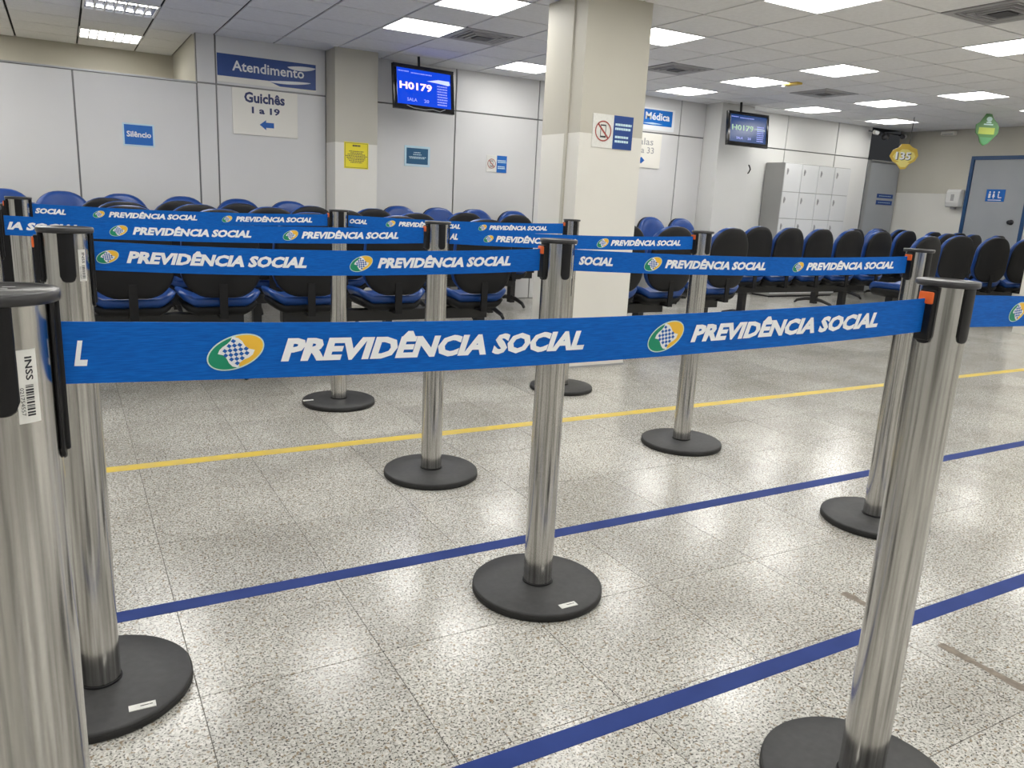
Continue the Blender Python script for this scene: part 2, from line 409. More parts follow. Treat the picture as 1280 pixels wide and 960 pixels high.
def make_vent():
    t = thing('air_vent', '', 'air vent')
    b = BM()
    def ring(h, w, z0, z1, bm):
        for a in ((-h, h, -h, -h+w), (-h, h, h-w, h), (-h, -h+w, -h+w, h-w), (h-w, h, -h+w, h-w)): box(bm, *a, z0, z1)
    ring(.245, .045, -.003, .010, b); obj('frame', b, 'vent', t)
    for h, z in ((.185, -.004), (.145, -.009), (.105, -.013)):
        b = BM(); ring(h, .016, z, z+.012, b); obj('louvre_ring', b, 'vent', t)
    obj('throat', bx(-.2, .2, -.2, .2, .0125, .0155), 'louvre', t)
    obj('centre_plate', bx(-.06, .06, -.06, .06, -.012, -.006), 'louvre', t)
    return t
V0 = make_vent()
for k, (c, lab) in enumerate(zip(VENTS, ('square air vent between the lights left of the big pillar', 'square air vent right of the big pillar, above the half hidden blue sign', 'square air vent above the white lockers', 'square air vent at the upper right corner'))):
    o = V0 if k == 0 else copy_tree(V0); o.location = (GA+(c[0]+.5)*SU, GB+(c[1]+.5)*SV, CE); tag(o, lab, group='air vents in the ceiling')

# walls
def panel_wall(name, segs, y, zs, m='panel', th=.03, dep=.06):
    x0, x1 = segs[0], segs[-1]
    wl = tag(obj(name, bx(x0, x1, y+.004, y+dep, 0, zs[-1]), 'joint'), kind='structure')
    for a, b_ in zip(segs, segs[1:]):
        for z0, z1 in zip(zs, zs[1:]):
            obj('wall_panel', bx(a+.007, b_-.007, y-.008, y+.004, z0+.007, z1-.007), m, wl, bevel=.002, seg=1)
    return wl
ZR = 1.958
wb1 = panel_wall('wall_back', [1.10, 1.262, 2.25], WY, [0, ZR, CE+.01])
panel_wall('wall_back', [2.66, 3.606, 4.605, 4.70, 5.62, 6.62, 7.02], WY, [0, ZR, CE+.01])
panel_wall('wall_back', [7.55, 8.469, 9.469, 10.19], WY, [0, 1.93, CE+.01], 'panel_w')
wp = panel_wall('wall_partition', [XL, -2.85, -1.85, -.85, .144, 1.10], WY, [0, 1.950], 'panel')
obj('top_rail', bx(XL, 1.10, WY-.012, WY+.065, 1.950, 1.962), 'alu', wp)
tag(obj('wall_recess', bx(XL, 1.10, 9.31, 9.40, 0, CE+.01), 'beige'), kind='structure')
tag(obj('wall_recess_side', bx(1.10, 1.16, WY+.062, 9.31, 0, CE+.01), 'cream_hi'), kind='structure')
tag(obj('wall_left', bx(XL-.1, XL, YF, 9.40, 0, CE+.01), 'panel_w'), kind='structure')
tag(obj('wall_front', bx(XL, XR, YF-.1, YF, 0, CE+.01), 'panel_w'), kind='structure')
def twotone(name, x0, x1, y0, y1, zc=1.535, h=CE+.008, lo='cream_lo', hi='cream_hi'):
    b = BM(); box(b, x0, x1, y0, y1, 0, zc, 0); box(b, x0, x1, y0, y1, zc, h, 1)
    return tag(obj(name, b, [lo, hi]), kind='structure')
wr = twotone('wall_right', XR, XR+.1, YF, WY+.1, 1.49)
col1 = twotone('wall_pillar', 2.25, 2.66, 7.43, WY+.06)
col3 = twotone('wall_pillar', 7.02, 7.55, 7.44, WY+.06, lo='panel_w', hi='panel_w')
pil = twotone('pillar', 2.889, 3.388, 4.319, 4.78)
obj('cable_duct', bx(2.878, 2.889, 4.455, 4.482, .05, CE), 'cream_hi', pil)
obj('wall_switch', bx(2.882, 2.889, 4.575, 4.63, .37, .46), 'plastic', pil)
obj('plinth', bx(2.882, 3.395, 4.312, 4.787, 0, .012), 'grey', pil)
pil2 = twotone('pillar', 8.66, 9.17, 4.05, 4.50)
# corner with grey door
d1 = tag(obj('door_1', bx(10.27, 10.95, WY+.005, WY+.04, .01, 1.895), 'doorg', bevel=.003), kind='structure')
obj('door_frame', box(bx(10.19, 10.262, WY-.02, WY+.06, 0, 1.91), 10.262, XR, WY-.02, WY+.06, 1.90, 1.925), 'alu', d1)
obj('transom_panel', bx(10.19, XR, WY+.0, WY+.05, 1.925, CE+.01), 'doorg', d1)
obj('door_handle', lathe(BM(), [(0, 0), (.012, 0), (.012, .03), (.022, .034), (.022, .05), (0, .052)], 12), 'ink', d1)
hd = d1.children[-1]; hd.rotation_euler = (PI/2, 0, 0); hd.location = (10.345, WY, 1.10)
P = lambda y: (lambda u, v: (u, y, v))
for z0, z1, lab in ((1.395, 1.455, 'blue name plate on the corner door, upper of two'), (1.30, 1.362, 'blue name plate on the corner door, lower of two')):
    t = thing('door_plate', lab, 'sign', (10.70, WY, z0), group='name plates on the corner door')
    b = box(BM(), -.18, .18, -.004, .004, 0, z1-z0); obj('plate', b, 'navysign', t)
    b = BM()
    for k in range(7): flat(b, rect(-.14+.04*k, -.112+.04*k, .026, .034), P(-.0055))
    obj('lettering', b, 'skin', t)
# right wall door, blue frame
JY0, JY1, JZ = 5.86, 6.665, 1.996
d2 = tag(obj('door_2', bx(XR-.012, XR-.002, JY0, JY1-.05, .01, JZ-.05), 'doorg'), kind='structure')
fb = BM(); box(fb, XR-.03, XR-.001, JY1-.045, JY1, 0, JZ); box(fb, XR-.03, XR-.001, JY0-.045, JY0, 0, JZ); box(fb, XR-.03, XR-.001, JY0, JY1-.045, JZ-.05, JZ)
obj('door_frame', fb, 'doorb', d2, bevel=.003)
b = lathe(BM(), [(0, 0), (.035, 0), (.035, .008), (.012, .01), (.012, .04), (.026, .045), (.026, .065), (0, .07)], 16); k_ = obj('door_knob', b, 'ink', d2, True)
k_.rotation_euler = (0, -PI/2, 0); k_.location = (XR-.012, 5.985, 1.137)
PX = lambda x: (lambda u, v: (x, -u, v))
t = thing('restroom_sign', 'blue restroom sign with white figures on the grey door in a blue frame', 'sign', (XR-.013, 6.255, 1.40))
obj('plate', bx(-.006, 0, -.125, .125, 0, .16), 'bluesign', t, bevel=.002)
b = BM()
for cx, dress in ((-.075, 0), (-.02, 1), (.045, 2)):
    flat(b, ell(cx, .122, .012, .012, 12), PX(-.0075))
    if dress == 0: flat(b, rect(cx-.015, cx+.015, .045, .105), PX(-.0075))
    elif dress == 1: flat(b, [(cx-.02, .06), (cx+.02, .06), (cx+.007, .106), (cx-.007, .106)], PX(-.0075)); flat(b, rect(cx-.008, cx+.008, .04, .058), PX(-.0075))
    else:
        flat(b, rect(cx-.01, cx+.004, .06, .105), PX(-.0075)); flat(b, [(cx-.006, .045), (cx+.045, .045), (cx+.045, .057), (cx-.006, .06)], PX(-.0075))
flat(b, rect(-.09, .09, .014, .024), PX(-.0075))
obj('pictogram', b, 'white', t)
t = thing('soap_dispenser', 'white plastic dispenser on the cream wall left of the blue door frame', 'dispenser', (XR, 6.79, 1.28))
b = BM(); prof = [(-.10, 0.03), (0, .03), (0, .27), (-.085, .27), (-.11, .23), (-.115, .09)]
extrude_poly(b, prof, lambda u, v: (u, -.10, v), lambda u, v: (u, .10, v)); obj('body', b, 'dispenser', t, bevel=.012)
obj('front_window', bx(-.118, -.114, -.025, .02, .11, .20), 'grey', t); obj('nozzle', bx(-.075, -.02, -.03, .03, 0, .03), 'grey', t)
t = thing('wall_unit', 'small pale box high on the right wall under the ceiling', 'box', (XR, 7.05, 2.285))
obj('body', bx(-.07, 0, -.10, .10, 0, .055), 'signw', t, bevel=.008); obj('grille', bx(-.073, -.07, -.08, .08, .008, .02), 'grey', t)

# corner cameras
rail = tag(obj('camera_rail', bx(9.98, 10.75, WY-.12, WY-.10, 2.285, 2.297), 'ink'), 'thin black rail under the ceiling carrying the corner cameras', 'rail')
for k, (x, z, lab) in enumerate(((10.10, 2.27, 'white camera at the left end of the black corner rail'), (10.30, 2.235, 'black dome camera hanging from the middle of the corner rail'), (10.66, 2.265, 'small camera at the right end of the corner rail'))):
    t = thing('security_camera', lab, 'camera', (x, WY-.15, z), group='cameras in the far corner')
    if k == 1:
        b = BM(); lathe(b, [(0, .055), (.03, .055), (.03, .03), (0, .03)], 16); obj('mount', b, 'plastic', t)
        lathe(b := BM(), [(0, .032), (.045, .03), (.055, .0), (.04, -.035), (0, -.05)], 20); obj('dome', b, 'lid', t, True)
    else:
        s = -1 if k == 0 else 1
        tube(b := BM(), [(s*.07, 0, .01), (-s*.0, -.02, .0)], [.028, .028], 14); obj('housing', b, 'dispenser', t)
        tube(b := BM(), [(-s*.0, -.02, 0), (-s*.035, -.03, -.008)], [.032, .028], 14); obj('lens', b, 'lid', t)
        obj('mount', bx(-.01, .01, -.01, .05, .01, .03), 'plastic', t)
# small black camera by the left screen
t = thing('security_camera', 'tiny black ball camera on the wall right of the left screen', 'camera', (3.47, WY-.03, 2.17))
obj('mount', bx(-.012, .012, -.01, .022, -.012, .012), 'plastic', t)
lathe(b := BM(), [(0, .04), (.03, .028), (.04, 0), (.03, -.028), (0, -.04)], 16); bmesh.ops.translate(b, vec=(0, -.035, 0), verts=b.verts); obj('ball', b, 'plastic', t, True)
# detector
t = thing('smoke_detector', 'small yellowish detector with a bright tip on the ceiling beside a light', 'detector', (6.40, 5.84, CE))
obj('base', bx(-.04, .04, -.09, .09, -.02, .001), 'ygold', t, bevel=.006); obj('tip', bx(-.035, .0, .07, .11, -.032, -.018), 'white', t, bevel=.004)

# wall D-handle and strips on column edge
t = thing('wall_bracket', 'small dark curved bracket on the wall left of the lockers', 'bracket', (7.79, WY-.008, 1.57))
b = tube(BM(), [(0, 0, .13), (.03, -.03, .11), (.045, -.04, .065), (.03, -.03, .02), (0, 0, 0)], .009, 8); obj('handle', b, 'plastic', t, True)
for z0, z1, lab in ((1.42, 1.53, 'short dark strip on the wall just under the curved bracket'), (1.12, 1.24, 'dark grey strip on the wall, lower of two under the curved bracket')):
    tag(obj('wall_strip', bx(7.775, 7.795, WY-.02, WY-.008, z0, z1), 'grey', bevel=.003), lab, 'strip', 'dark strips on the wall left of the lockers')

# ------------------------------------------------------------------ signs
def sign(name, label, x0, x1, z0, z1, y, ms, group=None, th=.008):
    t = thing(name, label, 'sign', (x0, y, z0), group=group)
    obj('board', bx(0, x1-x0, -th, 0, 0, z1-z0), ms, t, bevel=.0015, seg=1)
    return t, x1-x0, z1-z0, P(-th-.0012), P(-th-.0024)
PW = WY-.008
t, W, H, F, F2 = sign('overhead_sign', 'long blue sign reading Atendimento with white swooshes, at the ceiling', 1.272, 2.15, 1.985, 2.222, PW, 'signw')
def swoosh_sign(t, W, H, F, F2):
    b = BM(); flat(b, [(0, .05), (W*.5, .05), (W*.62, .012), (W, .012), (W, H), (0, H)], F); obj('blue_field', b, 'navysign', t)
    b = BM(); N = 14
    for (x0, x1, za, zb, hh) in ((.70, 1.0, .80, .86, .12), (.50, .95, .20, .30, .085)):
        for k in range(N):
            a, c = k/N, (k+1)/N
            f = lambda s: hh*math.sin(PI*min(1, s*1.0))**.6 if 0 < s < 1 else 0
            z = lambda s: za+(zb-za)*s
            flat(b, [(W*(x0+(x1-x0)*a), H*(z(a)-f(a))), (W*(x0+(x1-x0)*c), H*(z(c)-f(c))), (W*(x0+(x1-x0)*c), H*(z(c)+f(c)*.4)), (W*(x0+(x1-x0)*a), H*(z(a)+f(a)*.4))], F2)
    bmesh.ops.dissolve_degenerate(b, dist=1e-6, edges=b.edges); obj('swoosh', b, 'white', t)
swoosh_sign(t, W, H, F, F2)
b = BM(); put_text(b, 'Atendimento', W*.145, W*.875, H*.43, H*.80, P(-.0118), .018); obj('lettering', b, 'white', t)
def arrow_left(b, cx, cz, w, h, F): flat(b, [(cx-w/2, cz), (cx-w*.05, cz+h/2), (cx-w*.05, cz+h*.26), (cx+w/2, cz+h*.26), (cx+w/2, cz-h*.26), (cx-w*.05, cz-h*.26), (cx-w*.05, cz-h/2)], F)
t, W, H, F, F2 = sign('direction_sign', 'cream sign reading Guichês 1 a 19 with a blue left arrow', 1.391, 1.975, 1.55, 1.95, PW, 'signw', th=.012)
b = BM(); put_text(b, 'Guichês', W*.18, W*.80, H*.70, H*.93, F, .035); put_text(b, '1 a 19', W*.29, W*.72, H*.47, H*.62, F, .035); obj('lettering', b, 'navy_ink', t)
b = BM(); arrow_left(b, W*.515, H*.24, W*.22, H*.22, F); obj('arrow', b, 'blue', t)
t, W, H, F, F2 = sign('overhead_sign', 'blue sign reading Médica, partly behind the big pillar', 5.63, 6.52, 1.985, 2.235, PW, 'white')
b = BM(); flat(b, [(0, .055), (W*.955, .055), (W*.955, H*.93), (0, H*.93)], F); obj('blue_field', b, 'bluesign', t)
b = BM(); put_text(b, 'Médica', W*.495, W*.91, H*.47, H*.80, F2, .025); obj('lettering', b, 'white', t)
b = BM(); flat(b, [(W*.45, H*.30), (W*.62, H*.26), (W*.80, H*.30), (W*.62, H*.35)], F2); obj('swoosh', b, 'skin', t)
t, W, H, F, F2 = sign('direction_sign', 'cream sign ending in as and a 33, half behind the big pillar', 5.72, 6.345, 1.548, 1.945, PW, 'signw', th=.012)
b = BM(); put_text(b, 'Salas', W*.36, W*.80, H*.66, H*.86, F, .01); put_text(b, 'a 33', W*.52, W*.83, H*.42, H*.60, F, .01); obj('lettering', b, 'grey', t)
b = BM(); flat(b, [(W*.46, H*.21), (W*.54, H*.31), (W*.62, H*.21), (W*.54, H*.11)], F); obj('arrow', b, 'blue', t)
t, W, H, F, F2 = sign('wall_sign', 'small blue sign reading Silêncio on the left white partition', .489, .735, 1.378, 1.565, PW, 'skin', th=.004)
b = BM(); flat(b, rect(.012, W-.012, .012, H-.012), F); obj('blue_field', b, 'bluesign', t)
b = BM(); put_text(b, 'Silêncio', W*.12, W*.90, H*.40, H*.66, F2, .03); obj('lettering', b, 'white', t)
t, W, H, F, F2 = sign('wall_sign', 'small teal notice with a pale border under the left screen', 3.05, 3.33, 1.375, 1.575, PW, 'skin', th=.004)
b = BM(); flat(b, rect(.022, W-.022, .022, H-.022), F); obj('blue_field', b, 'tealsign', t)
def lines(b, rows, F, W, H, hh, gap=.012, seed=1):
    rnd = random.Random(seed)
    for (x0, x1, z) in rows:
        x = x0
        while x < x1-.004:
            w = rnd.uniform(.008, .022); x2 = min(x+w, x1)
            flat(b, rect(x, x2, z, z+hh), F); x = x2+gap*.35
b = BM(); lines(b, [(W*.36, W*.62, H*.66), (W*.34, W*.66, H*.56), (W*.18, W*.84, H*.44), (W*.2, W*.8, H*.38)], F2, W, H, .008); obj('lettering', b, 'skin', t)
def phone_sign(label, x0, x1, z0, z1, y, group):
    t, W, H, F, F2 = sign('wall_sign', label, x0, x1, z0, z1, y, 'paper', group, .004)
    b = BM(); flat(b, rect(W*.51, W, 0, H), F); obj('blue_field', b, 'navysign' if W > .3 else 'bluesign', t)
    b = BM(); cx, cz, R = W*.26, H*.5, W*.20
    def ring(cx, cz, R, r, n=28):
        for k in range(n):
            a, c = 2*PI*k/n, 2*PI*(k+1)/n
            flat(b, [(cx+R*math.cos(a), cz+R*math.sin(a)), (cx+R*math.cos(c), cz+R*math.sin(c)), (cx+r*math.cos(c), cz+r*math.sin(c)), (cx+r*math.cos(a), cz+r*math.sin(a))], F2)
    ring(cx, cz, R, R*.88); s = R*.06
    flat(b, [(cx-R*.68-s, cz+R*.68-s), (cx-R*.68+s, cz+R*.68+s), (cx+R*.68+s, cz-R*.68+s), (cx+R*.68-s, cz-R*.68-s)], F2)
    obj('ban_ring', b, 'red', t)
    b = BM(); w, h = R*.34, R*.62
    for q in (rect(cx-w, cx-w*.8, cz-h, cz+h), rect(cx+w*.8, cx+w, cz-h, cz+h), rect(cx-w, cx+w, cz+h*.8, cz+h), rect(cx-w, cx+w, cz-h, cz-h*.75)): flat(b, q, F)
    obj('phone_icon', b, 'ink', t)
    return t, W, H, F2
t, W, H, F2 = phone_sign('large no phone sign with a blue half on the big pillar', 2.982, 3.302, 1.452, 1.66, 4.319, 'no phone signs')
b = BM(); lines(b, [(W*.55, W*.96, H*.70), (W*.55, W*.94, H*.575), (W*.56, W*.90, H*.33), (W*.56, W*.90, H*.20)], F2, W, H, H*.07, .006, 4); obj('lettering', b, 'skin', t)
t, W, H, F2 = phone_sign('small no phone sign on the grey panelled wall left of the big pillar', 3.985, 4.235, 1.372, 1.548, PW, 'no phone signs')
b = BM(); lines(b, [(W*.54, W*.97, H*.68), (W*.56, W*.97, H*.58), (W*.56, W*.92, H*.32), (W*.56, W*.92, H*.22)], F2, W, H, .011, .006, 5); obj('lettering', b, 'skin', t)
t, W, H, F, F2 = sign('wall_sign', 'yellow printed notice on the narrow wall pillar left of the left screen', 2.335, 2.572, 1.305, 1.545, 7.43, 'ysign', th=.003)
b = BM(); lines(b, [(W*.34, W*.66, H*.84)], F, W, H, .014, .004, 2)
lines(b, [(W*(.5-w), W*(.5+w), H*z) for w, z in ((.30, .64), (.24, .58), (.36, .52), (.44, .46), (.40, .40), (.36, .34), (.3, .28), (.24, .22))], F, W, H, .007, .01, 3); obj('lettering', b, 'scuff', t)
b = BM()
for q in (rect(.01, W-.01, .008, .011), rect(.01, W-.01, H-.011, H-.008), rect(.008, .011, .01, H-.01), rect(W-.011, W-.008, .01, H-.01)): flat(b, q, F)
obj('border_line', b, 'scuff', t)

# hanging signs
def hanging(name, label, cx, y, pts, zc, rot):
    t = thing(name, label, 'sign', (cx, y, zc), rot)
    return t
t = thing('hanging_sign', 'yellow diamond shaped hanging sign reading 135 in the far corner', 'sign', (9.385, 6.6, 1.88), -.5)
def blob(b, pts, ya, yb):
    extrude_poly(b, pts, lambda u, v: (u, ya, v), lambda u, v: (u, yb, v))
YP = [(u*.60, v) for u, v in [(-.30, .0), (-.24, .075), (-.13, .11), (-.07, .155), (.08, .155), (.16, .12), (.26, .10), (.31, .02), (.25, -.05), (.14, -.09), (.07, -.15), (-.03, -.155), (-.13, -.09), (-.22, -.06)]]
blob(b := BM(), YP, -.006, .006); obj('board', b, 'ygold', t)
b = BM(); flat(b, [(u*.80, v*.62-.005) for u, v in YP], P(-.0075)); flat(b, [(-.10, -.07), (.09, -.07), (.04, -.125), (-.02, -.13)], P(-.0078)); obj('light_field', b, 'ylight', t)
b = BM(); put_text(b, '135', -.098, .098, -.045, .050, P(-.0085), .05); obj('shadow_lettering', b, 'ink', t)
b = BM(); put_text(b, '135', -.106, .088, -.038, .057, P(-.0095), .03); obj('lettering', b, 'white', t)
tube(b := BM(), [(.05, 0, .15), (.06, 0, CE-1.88)], .004, 6); obj('hanging_wire', b, 'ink', t)
t = thing('hanging_sign', 'green diamond shaped sign hanging from the ceiling above the right door', 'sign', (9.56, 5.7, 2.185), -.45)
GP = [(u*.66, v) for u, v in [(-.05, .175), (.05, .172), (.10, .12), (.17, .08), (.22, .03), (.22, -.04), (.14, -.10), (.06, -.16), (-.02, -.185), (-.09, -.15), (-.13, -.08), (-.20, -.04), (-.21, .05), (-.14, .08)]]
blob(b := BM(), GP, -.006, .006); obj('board', b, 'gsign', t)
b = BM(); flat(b, rect(-.10, .095, -.055, .02), P(-.0075)); obj('text_band', b, 'ygreen', t)
b = BM(); flat(b, [(-.075, -.09), (.08, -.09), (.033, -.155), (-.01, -.175), (-.045, -.145)], P(-.0075)); obj('lower_field', b, 'gsign2', t)
b = BM(); flat(b, ell(.01, .115, .035, .028, 14), P(-.0075)); flat(b, rect(-.05, .065, .048, .062), P(-.0075)); flat(b, rect(-.02, .04, .07, .085), P(-.0075)); obj('emblem', b, 'pale', t)
tube(b := BM(), [(0, 0, .17), (0, 0, CE-2.185)], .003, 6); obj('hanging_wire', b, 'ink', t)

# ------------------------------------------------------------------ screens
def tv(label, x, y, z, w, h, rz, tilt, scr, dig, dim, big='H0179', glare=False):
    t = thing('wall_screen', label, 'screen', (x, y, z), rz); t.rotation_euler = (tilt, 0, rz)
    b = BM(); e = .035
    box(b, -w/2, w/2, 0, .03, -h/2, h/2); box(b, -w*.36, w*.36, .03, .065, -h*.34, h*.34)
    for q in ((-w/2, w/2, h/2-e, h/2), (-w/2, w/2, -h/2, -h/2+e*1.3)): box(b, q[0], q[1], -.012, 0, q[2], q[3])
    for q in ((-w/2, -w/2+e), (w/2-e, w/2)): box(b, q[0], q[1], -.012, 0, -h/2+e*1.3, h/2-e)
    obj('housing', b, 'bezel', t, bevel=.004)
    s = obj('panel_glass', bx(-w/2+e, w/2-e, -.003, .001, -h/2+e*1.3, h/2-e), scr, t)
    W2, H2 = w-2*e, h-2.3*e; ox, oz = -w/2+e, -h/2+e*1.3
    Q = lambda u, v: (ox+u*W2, -.0045, oz+v*H2)
    Q2 = lambda u, v: (ox+u*W2, -.0052, oz+v*H2)
    b = BM(); put_text(b, big, .05, .64, .42, .63, Q2, .03); obj('number', b, dig, s)
    b = BM(); put_text(b, 'SALA', .18, .36, .10, .19, Q2, .01); put_text(b, '20', .49, .58, .10, .19, Q2, .01)
    lines(b, [(.03, .22, .90), (.26, .64, .88)], Q2, 1, 1, .03, .02, 8)
    for k in range(8): lines(b, [(.74, .93, .60-.075*k)], Q2, 1, 1, .034, .02, 10+k)
    obj('lettering', b, dim, s)
    b = BM(); (flat(b, [(.55, .72), (.76, .80), (.97, .80), (.99, .70), (.95, .67), (.76, .70)], Q) if not glare else flat(b, [(.66, .52), (.74, .58), (.95, .56), (.97, .48), (.80, .46)], Q)); obj('graphic_glare_band', b, 'glint' if not glare else 'glint2', s)  # with glare set, the band is a reflection painted on the screen
    return t
t = tv('large blue lit ticket screen on the left, beside the narrow wall pillar', 3.05, 7.24, 2.065, .66, .40, math.radians(8), math.radians(-6), 'screen', 'digits', 'dimtxt')
b = BM(); tube(b, [(-.02, .05, .08), (-.02, .05, .30)], .012, 8); box(b, -.10, .06, .04, .075, .05, .12); obj('ceiling_bracket', b, 'plastic', t)
b = BM(); tube(b, [(-.20, -.016, -.165), (-.13, -.018, -.185), (0, -.018, -.190), (.08, -.016, -.178), (.16, -.018, -.19), (.22, -.016, -.165)], .004, 6); obj('hanging_cable', b, 'grey', t)
t = tv('smaller darker ticket screen on the right, hung before the wall pillar near the lockers', 7.135, 7.10, 2.04, .66, .385, 0, math.radians(-5), 'screen2', 'digits2', 'dimtxt', glare=True)
b = BM(); tube(b, [(-.07, .06, .10), (-.07, .06, .315)], .014, 8); box(b, -.13, .03, .06, .085, .05, .14); obj('ceiling_bracket', b, 'plastic', t)

# ------------------------------------------------------------------ lockers
LX = [8.136, 8.455, 8.775, 9.09, 9.415]; LZ = [.04, .36, .70, 1.035, 1.375, 1.735]
t = thing('locker_cabinet', 'tall white metal locker cabinet with grey side against the panelled wall', 'locker', (LX[0], 7.37, 0))
W = LX[-1]-LX[0]
obj('body', bx(0, W, .012, .335, .02, 1.74), 'lockg', t, bevel=.003, seg=1); obj('plinth', bx(.02, W-.02, .03, .33, 0, .02), 'ink', t)
for i in range(4):
    for j in range(5):
        x0, x1 = LX[i]-LX[0], LX[i+1]-LX[0]
        d = obj('door', bx(x0+.004, x1-.004, 0, .012, LZ[j]+.004, LZ[j+1]-.004), 'lockw', t, bevel=.002, seg=1)
        hx_ = x0+.05; zz = LZ[j+1]-.10
        b = BM(); flat(b, rect(hx_-.011, hx_+.011, zz-.045, zz+.035), P(-.001)); box(b, hx_-.008, hx_+.008, -.01, 0, zz-.03, zz+.02)
        tube(b, [(hx_, -.011, zz+.025), (hx_+.008, -.013, zz), (hx_, -.011, zz-.02)], .003, 6); obj('handle', b, 'grey', d)

# ------------------------------------------------------------------ chairs
def rounded(w, h, top, bot, n=6):
    """outline of a back rest: half width w, height h, rounded corners radii top/bot"""
    pts = []
    for (cx, cz, r, a0) in ((w-bot, bot, bot, -PI/2), (w*.96-top, h-top, top, 0), (-w*.96+top, h-top, top, PI/2), (-w+bot, bot, bot, PI)):
        for k in range(n+1):
            a = a0+PI/2*k/n; pts.append((cx+r*math.cos(a), cz+r*math.sin(a)))
    return pts
def pillow(bm, pts, cx, cz, ya, yb, rim=.012, curve=.0, plane='xz', zbase=0):
    """soft slab: outline pts, faces at ya / yb with shrunken rims"""
    def ring(s, y):
        r = []
        for (u, v) in pts:
            uu = cx+(u-cx)*s; vv = cz+(v-cz)*s
            yy = y + curve*((u-cx)**2)
            r.append(bm.verts.new((uu, yy, vv) if plane == 'xz' else (uu, vv, y+zbase)))
        return r
    d = yb-ya
    seq = [(.55, ya), (.86, ya+d*.06), (.96, ya+d*.22), (1.0, ya+d*.5), (.96, yb-d*.22), (.86, yb-d*.06), (.55, yb)]
    rs = [ring(*s) for s in seq]; n = len(pts)
    for a, b in zip(rs, rs[1:]):
        for i in range(n): bm.faces.new((a[i], a[(i+1) % n], b[(i+1) % n], b[i]))
    bm.faces.new(rs[0][::-1]); bm.faces.new(rs[-1])
    return bm
SZ0, SZ1 = .40, .47
def seat_outline(w=.225, d=.42):
    return [(x, y) for x, y in rounded(w, d, .11, .07, 5)]
mesh_cache = {}
def unit_meshes():
    b = pillow(BM(), rounded(.215, .49, .185, .15, 8), 0, .24, .006, .065, curve=.6); mesh_cache['backrest'] = mk('backrest', b, 'seat')
    b = pillow(BM(), rounded(.213, .490, .183, .15, 8), 0, .2425, -.024, .012, curve=.6); mesh_cache['back_shell'] = mk('back_shell', b, 'gplastic')
    b = BM(); o = seat_outline(); pillow(b, o, 0, .21, .045, .105, plane='xy')
    for v in b.verts:                                       # raised side wings and rolled front
        v.co.z += 1.1*max(0, abs(v.co.x)-.10)**1.35 - 1.2*max(0, v.co.y-.34)**1.4
    mesh_cache['seat'] = mk('seat', b, 'seat')
    b = BM(); pillow(b, [(x*.93, .015+y*.94) for x, y in o], 0, .21, .0, .062, plane='xy')
    for v in b.verts: v.co.z += .9*max(0, abs(v.co.x)-.10)**1.35
    mesh_cache['seat_shell'] = mk('seat_shell', b, 'gplastic')
    b = BM(); box(b, -.022, .022, -.030, -.018, -.10, .08); box(b, -.022, .022, -.030, .24, -.115, -.10); mesh_cache['back_bracket'] = mk('back_bracket', b, 'gplastic')
    b = BM(); box(b, -.028, .028, -.035, .035, .03, .33)
    mesh_cache['post'] = mk('leg', b, 'steel')
    b = BM(); tube(b, [(0, -.29, .012), (0, -.25, .045), (0, -.12, .075), (0, 0, .085), (0, .12, .075), (0, .25, .045), (0, .29, .012)], [.014, .018, .022, .024, .022, .018, .014], 8)
    mesh_cache['foot'] = mk('foot', b, 'steel', True)
def mk(name, b, ms, smooth=True):
    me = bpy.data.meshes.new(name); bmesh.ops.recalc_face_normals(b, faces=b.faces); b.to_mesh(me); b.free(); me.materials.append(M[ms])
    if smooth and name not in ('back_bracket', 'leg'):
        for p in me.polygons: p.use_smooth = True
    return me
unit_meshes()
def bench(label, p0, rz, xs, legs, group, ztop=.96):
    """p0: origin on the back-shell line; xs: seat offsets along the bench; faces local +y"""
    t = thing('beam_bench', label, 'bench', (p0[0], p0[1], 0), rz, group)
    zb = ztop-.485
    for x in xs:
        s = inst('seat', mesh_cache['seat'], t, (x, .03, .355)); inst('seat_shell', mesh_cache['seat_shell'], s, (0, 0, 0))
        bk = inst('backrest', mesh_cache['backrest'], t, (x, 0, zb)); bk.rotation_euler = (math.radians(4), 0, 0)
        inst('back_shell', mesh_cache['back_shell'], bk, (0, 0, 0))
        inst('back_bracket', mesh_cache['back_bracket'], t, (x, 0, zb))
    a = min(min(xs)-.12, min(legs)-.04); c = max(max(xs)+.12, max(legs)+.04)
    obj('beam', bx(a, c, .19, .27, .285, .360), 'steel', t, bevel=.004)
    for x in legs:
        l = inst('leg', mesh_cache['post'], t, (x, .235, 0)); inst('foot', mesh_cache['foot'], l, (0, 0, 0))
    return t
def row(label, y, xs, legs, group): 
    x0 = xs[0]
    return bench(label, (x0, y), 0, [x-x0 for x in xs], [x-x0 for x in legs], group)
G1 = 'blue and black benches left of the big pillar'; G2 = 'blue and black benches right of the big pillar'
row('blue seated bench with black backs, nearest row, left end by the left posts', 4.62, [-.18, .294, .753], [-.05, .86], G1)
row('blue seated bench with black backs, nearest row, just left of the big pillar', 4.62, [1.249, 1.797, 2.401], [1.17, 2.50], G1)
row('second row bench behind the nearest left row, seen as black back tops', 5.5, [.33, .759, 1.22, 1.729, 2.274], [.45, 1.16, 2.15], G1)
row('third row bench with black backs in front of the wall row, left part', 6.35, [.28, .754, 1.181, 1.728, 2.248], [.40, 2.1], G1)
row('third row bench with black backs ending just left of the big pillar', 6.35, [3.095, 3.605], [3.2, 3.5], G1)
def wallrow(label, xs, legs):
    x0 = xs[-1]
    return bench(label, (x0, 7.47), PI, [x0-x for x in xs], [x0-x for x in legs], 'blue benches along the wall', .972)
